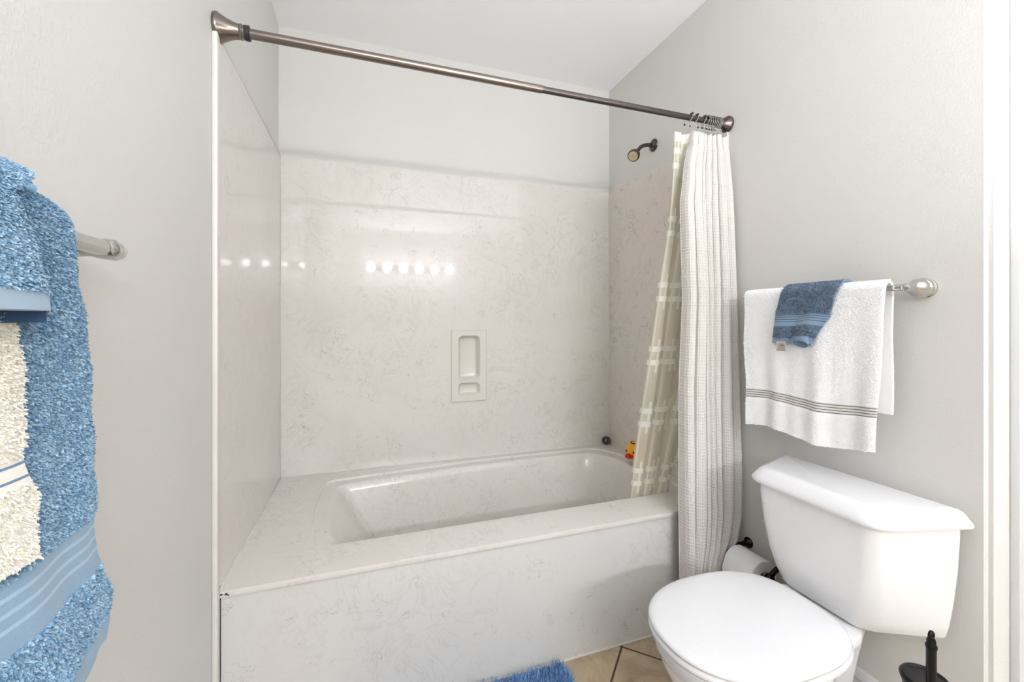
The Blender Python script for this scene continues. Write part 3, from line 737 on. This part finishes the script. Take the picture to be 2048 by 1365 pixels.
# --- folded washcloth on top
wc = thing('washcloth', (0.062, -1.92, 1.19), 'folded light blue washcloth on top of the cream towel on the left bar', 'washcloth')
def yb(S, Z, SD): return np.where(SD > -.2, interp(Z, [(1.40, -1.70), (1.345, -1.712), (1.330, -1.740), (1.304, -1.790), (1.271, -1.774), (1.216, -1.752), (1.19, -1.750)]), -1.74)
def ya(S, Z, SD): return np.full_like(Z, -2.01)
def fs(S, T, Z, SD):
    dn = np.clip((1.30-Z)/.1, 0, 1); f = np.where(SD > 0, 1, 0)
    mid = np.sin(PI*np.clip(T, 0, 1))**.6
    return f*dn*0.026*mid, 0*Z
P, UV = drape(0, 1, LOFF, BL, 0.0520, 1.206, 1.20, ya, yb, 160, 100, fs)
P[..., 0] = np.maximum(P[..., 0], 0.006)
mwc = m_terry('pale_blue_terry', srgb(184, 211, 227), srgb(118, 160, 190), [(0.070, 0.2)], srgb(156, 180, 200))
msk = lambda uv: ~(uv[:, 1] > 0.070)
towel('terry_cloth', wc, P, UV, 0.005, mwc, 1, 60000, 0.0026, 0.0016, msk)

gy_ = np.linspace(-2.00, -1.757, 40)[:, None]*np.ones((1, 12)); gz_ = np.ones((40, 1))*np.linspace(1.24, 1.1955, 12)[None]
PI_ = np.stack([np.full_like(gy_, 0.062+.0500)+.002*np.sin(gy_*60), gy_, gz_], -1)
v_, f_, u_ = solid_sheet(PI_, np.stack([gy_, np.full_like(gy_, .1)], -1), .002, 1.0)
link('inner_layer', np_mesh(v_, f_, u_), m_plain('shaded_blue_cotton', srgb(46, 78, 116), .9), wc, smooth=60)  # dark blue paints in the shade inside the washcloth fold

# ------------------------------------------------------------------ toilet
YC = -1.400
tlt = thing('toilet', (1.42, YC, 0), 'white two-piece toilet with a closed round seat lid in front of the right wall', 'toilet')
def hexo(xf, hf, xc, hc_, xb, hb, r, z):
    """plan outline: flat front, chamfered ends, flat back at the wall"""
    pts = [(xf, YC+hf), (xf, YC-hf), (xc, YC-hc_), (xb, YC-hb), (xb, YC+hb), (xc, YC+hc_)]
    return at(roundpoly(pts, r, 6, 4), z)
b = B()
prof = [(0.398, 1.600, .085, 1.625, .112, 1.755, .188), (0.400, 1.590, .095, 1.615, .122, 1.757, .196), (0.410, 1.582, .102, 1.606, .131, 1.757, .202),
        (0.44, 1.574, .112, 1.594, .141, 1.758, .208), (0.50, 1.562, .126, 1.580, .155, 1.758, .216), (0.58, 1.553, .139, 1.571, .166, 1.759, .223),
        (0.66, 1.548, .146, 1.566, .172, 1.759, .227), (0.705, 1.548, .148, 1.566, .174, 1.759, .228)]
b.rings([hexo(xf, hf, xc, hc_, xb, hb, [.02, .02, .022, .012, .012, .022], z) for z, xf, hf, xc, hc_, xb, hb in prof])
b.build('tank', MP['porcelain'], tlt, smooth=50)
b = B()
R6 = [.022, .022, .03, .012, .012, .03]
prof = [(0.698, 1.545, .150, 1.563, .176, 1.762, .232), (0.698, 1.531, .158, 1.552, .190, 1.768, .247), (0.702, 1.529, .159, 1.550, .192, 1.769, .249), (0.709, 1.530, .158, 1.551, .191, 1.768, .248),
        (0.718, 1.537, .154, 1.557, .185, 1.764, .243), (0.728, 1.545, .150, 1.564, .179, 1.760, .238), (0.735, 1.552, .146, 1.570, .174, 1.756, .233), (0.739, 1.560, .142, 1.578, .168, 1.750, .226), (0.741, 1.572, .135, 1.588, .160, 1.742, .217)]
b.rings([hexo(xf, hf, xc, hc_, xb, hb, R6, z) for z, xf, hf, xc, hc_, xb, hb in prof])
b.build('tank_lid', MP['porcelain'], tlt, smooth=50)
def oval(xf, xb, hw, n=2.25, nb=None, N_=72, yc=YC):
    """egg outline, pointed a little at the front, flatter at the back"""
    out = []
    cx0 = (xf+xb)/2+0.01
    for k in range(N_):
        a = 2*PI*k/N_; c, s = math.cos(a), math.sin(a)
        rx = (xb-cx0) if c > 0 else (cx0-xf)
        e = 2/(nb or (n+0.5)) if c > 0 else 2/n
        out.append((cx0+rx*math.copysign(abs(c)**e, c), yc+hw*math.copysign(abs(s)**e, s)))
    return out
b = B()
prof = [(0.0, 1.235, 1.68, .112, 2.6), (0.015, 1.232, 1.68, .113, 2.6), (0.05, 1.245, 1.67, .098, 2.5), (0.12, 1.225, 1.62, .092, 2.3), (0.20, 1.175, 1.56, .115, 2.1), (0.26, 1.128, 1.53, .142, 2.1), (0.31, 1.100, 1.52, .162, 2.1),
        (0.345, 1.086, 1.52, .174, 2.15), (0.36, 1.082, 1.52, .178, 2.2), (0.366, 1.077, 1.53, .183, 2.2), (0.392, 1.074, 1.54, .186, 2.25), (0.397, 1.080, 1.535, .182, 2.25), (0.398, 1.10, 1.52, .165, 2.25)]
b.rings([at(oval(xf, xb, hw, n, 2.0), z) for z, xf, xb, hw, n in prof])
# rear shelf that carries the tank
sh_ = [(1.45, .150), (1.50, .128), (1.575, .112), (1.62, .118), (1.75, .105)]
def shelf(sc_, z, dx=0): 
    pts = [(1.40, -.13*sc_), (1.50, -.128*sc_), (1.582, -.114*sc_), (1.64-dx, -.080*sc_), (1.75-dx, -.055*sc_), (1.75-dx, .055*sc_), (1.64-dx, .080*sc_), (1.582, .114*sc_), (1.50, .128*sc_), (1.40, .13*sc_)]
    return at(roundpoly([(x, YC+y) for x, y in pts], .012, 4, 3), z)
b.rings([shelf(.40, .15, .06), shelf(.42, .24, .03), shelf(.50, .33), shelf(.80, .366), shelf(1.0, .376), shelf(1.0, .391), shelf(.96, .3965)])
b.build('bowl', MP['porcelain'], tlt, smooth=50)
b = B(); b.rings([at(oval(xf, xb, hw), z) for z, xf, xb, hw in [(.399, 1.078, 1.54, .182), (.400, 1.069, 1.545, .189), (.404, 1.066, 1.547, .191), (.411, 1.067, 1.547, .190), (.4155, 1.071, 1.545, .187), (.416, 1.085, 1.53, .18)]])
b.build('seat', MP['seat'], tlt, smooth=50)
b = B(); b.rings([at(oval(xf, xb, hw), z) for z, xf, xb, hw in [(.4175, 1.078, 1.53, .181), (.4185, 1.069, 1.540, .188), (.423, 1.066, 1.542, .190), (.428, 1.068, 1.540, .188), (.4315, 1.075, 1.535, .183), (.4335, 1.088, 1.525, .172), (.4350, 1.13, 1.50, .14), (.4358, 1.2, 1.43, .08)]])
b.build('seat_lid', MP['seat'], tlt, smooth=60)

# ------------------------------------------------------------------ toilet paper and its holder
hp = thing('toilet_paper_holder', (W, -1.05, 0.345), 'dark bronze paper holder on the right wall, low beside the curtain', 'paper holder')
AX, AZ = 1.690, 0.318
for y in (-0.996, -1.160):
    B().lathe((W, y, 0.345), (-1, 0, 0), [(0, .019), (.004, .020), (.009, .017), (.013, .012), (.02, .010), (.03, .009)], 28).build('wall_mount', MP['bronze'], hp)
    B().tube(bez([(W-.02, y, .345), (1.735, y, .344), (1.712, y, .336), (AX, y, AZ)], 6), [.009]*18+[.011], 14).build('arm', MP['bronze'], hp)
    B().ball((AX, y, AZ), .0165, u=20, v=14).build('end_knob', MP['bronze'], hp)
B().lathe((AX, -1.160, AZ), (0, 1, 0), [(0, .0085), (.164, .0085)], 16).build('roller', MP['chrome'], hp)
tp = thing('toilet_paper_roll', (AX, -1.10, AZ), 'white toilet paper roll on the low holder between the curtain and tank', 'toilet paper')
b = B(); yA, yB, ro, ri = -1.138, -1.020, 0.058, 0.0215; n = 56; rs = []
zc_ = AZ-ri+.009
for (yy, r) in [(yA, ri), (yA, ro-.002), (yA+.002, ro), (yB-.002, ro), (yB, ro-.002), (yB, ri), (yA, ri)]:
    rs.append([(AX+math.cos(2*PI*k/n)*r, yy, zc_+math.sin(2*PI*k/n)*r) for k in range(n)])
b.rings(rs, False, False); b.build('paper', MP['paper'], tp)
b = B(); pts = [(AX+math.cos(a)*(ro+.001), zc_+math.sin(a)*(ro+.001)) for a in np.linspace(math.radians(95), math.radians(168), 16)]
pts += [(pts[-1][0]-.006, pts[-1][1]-.014), (pts[-1][0]-.009, pts[-1][1]-.030), (pts[-1][0]-.008, pts[-1][1]-.052)]
b.rings([[(x, yA+.001, z_) for x, z_ in pts]+[(x+.0008, yA+.001, z_) for x, z_ in reversed(pts)], [(x, yB-.001, z_) for x, z_ in pts]+[(x+.0008, yB-.001, z_) for x, z_ in reversed(pts)]])
b.build('loose_sheet', MP['paper'], tp, smooth=60)
b = B(); rs = [[(AX+math.cos(2*PI*k/32)*r, yy, zc_+math.sin(2*PI*k/32)*r) for k in range(32)] for yy, r in [(yA+.001, ri), (yB-.001, ri), (yB-.001, ri-.0015), (yA+.001, ri-.0015), (yA+.001, ri)]]
b.rings(rs, False, False); b.build('cardboard_core', m_plain('cardboard', srgb(160, 135, 105), 0.9), tp)

# ------------------------------------------------------------------ toilet brush stand
bs = thing('toilet_brush_stand', (1.54, -1.675, 0), 'black metal toilet brush stand with an upright pole beside the toilet', 'toilet brush')
B().lathe((1.535, -1.668, 0), (0, 0, 1), [(0, .062), (.004, .064), (.010, .062), (.014, .045), (.02, .036), (.36, .036), (.40, .038), (.414, .043), (.419, .0435), (.423, .041), (.424, .038), (.420, .034), (.419, .001)], 40).build('canister', MP['black'], bs)
px_, py_ = 1.503, -1.694
B().lathe((px_, py_, .008), (0, 0, 1), [(0, .0085), (.505, .0085), (.507, .0098), (.512, .0098), (.516, .0075), (.522, .0078), (.525, .0065)], 24).build('pole', MP['black'], bs)
b = B(); b.tube([(px_+math.cos(a)*.0052, py_, .540+math.sin(a)*.0068) for a in np.linspace(0, 2*PI, 20, endpoint=False)], .0034, 10, closed=True)
b.build('finial_ring', MP['black'], bs)

# ------------------------------------------------------------------ bath mat
bm_ = thing('bath_mat', (0.68, -1.19, 0), 'shaggy blue bath mat on the floor against the tub apron', 'bath mat')
def m_shag():
    t = NT('blue_shag'); isl = t.n('ShaderNodeNewGeometry').outputs['Random Per Island']; co = t.coord(); n = t.noise(co, 14, 3, .6, .5)
    f = t.math('ADD', t.math('MULTIPLY', isl, .55), t.math('MULTIPLY', t.ramp(n, (.3, .7, 0, 1)), .45))
    t.base(t.mix(f, srgb(58, 104, 158), srgb(142, 184, 226))); t.p(Roughness=.8, Specular_IOR_Level=.2, Sheen_Weight=.2); return t.m
out = roundpoly([(.33, -1.46), (1.030, -1.46), (1.034, -.918), (.33, -.912)], .03, 6, 10)
b = B(); b.rings([at(out, 0.0), at(out, 0.008)]); b.build('backing', m_plain('blue_backing', srgb(70, 105, 150), .9), bm_)
nu, nv = 40, 40
gx = np.linspace(.338, 1.024, nu)[:, None]*np.ones((1, nv)); gy = np.ones((nu, 1))*np.linspace(-1.452, -.922, nv)[None]
P = np.stack([gx, gy, np.full_like(gx, .006)], -1); UV = np.stack([gx, gy], -1)
v_, f_, u_ = pile(P, UV, 60000, .026, .0028, None, 1.0, .35, (0.25, 0.1, -.6))
v_[:, 2] = np.maximum(v_[:, 2], .002); v_[:, 1] = np.minimum(v_[:, 1], -.8975)
link('pile', np_mesh(v_, f_, u_), m_shag(), bm_, smooth=80)

# ------------------------------------------------------------------ lamps of the room (behind the viewer)
vl = thing('vanity_light', (1.05, YR, 1.985), 'chrome vanity light bar with six round bulbs on the rear wall', 'light fixture')
B().box(0.36, 1.74, YR, YR+.04, 1.945, 2.03, bev=.006).build('back_plate', MP['chrome'], vl)
t = NT('lit_bulb'); t.p(Emission_Color=(.95, .98, 1.03, 1), Emission_Strength=BULB); t.base((.9, .9, .9, 1)); lit = t.m
for k in range(6):
    x = .46+.235*k
    B().lathe((x, YR+.04, 1.985), (0, 1, 0), [(0, .028), (.03, .024)]).build('socket', MP['chrome'], vl)
    B().ball((x, YR+.11, 1.985), .037, u=20, v=14).build('bulb', lit, vl)
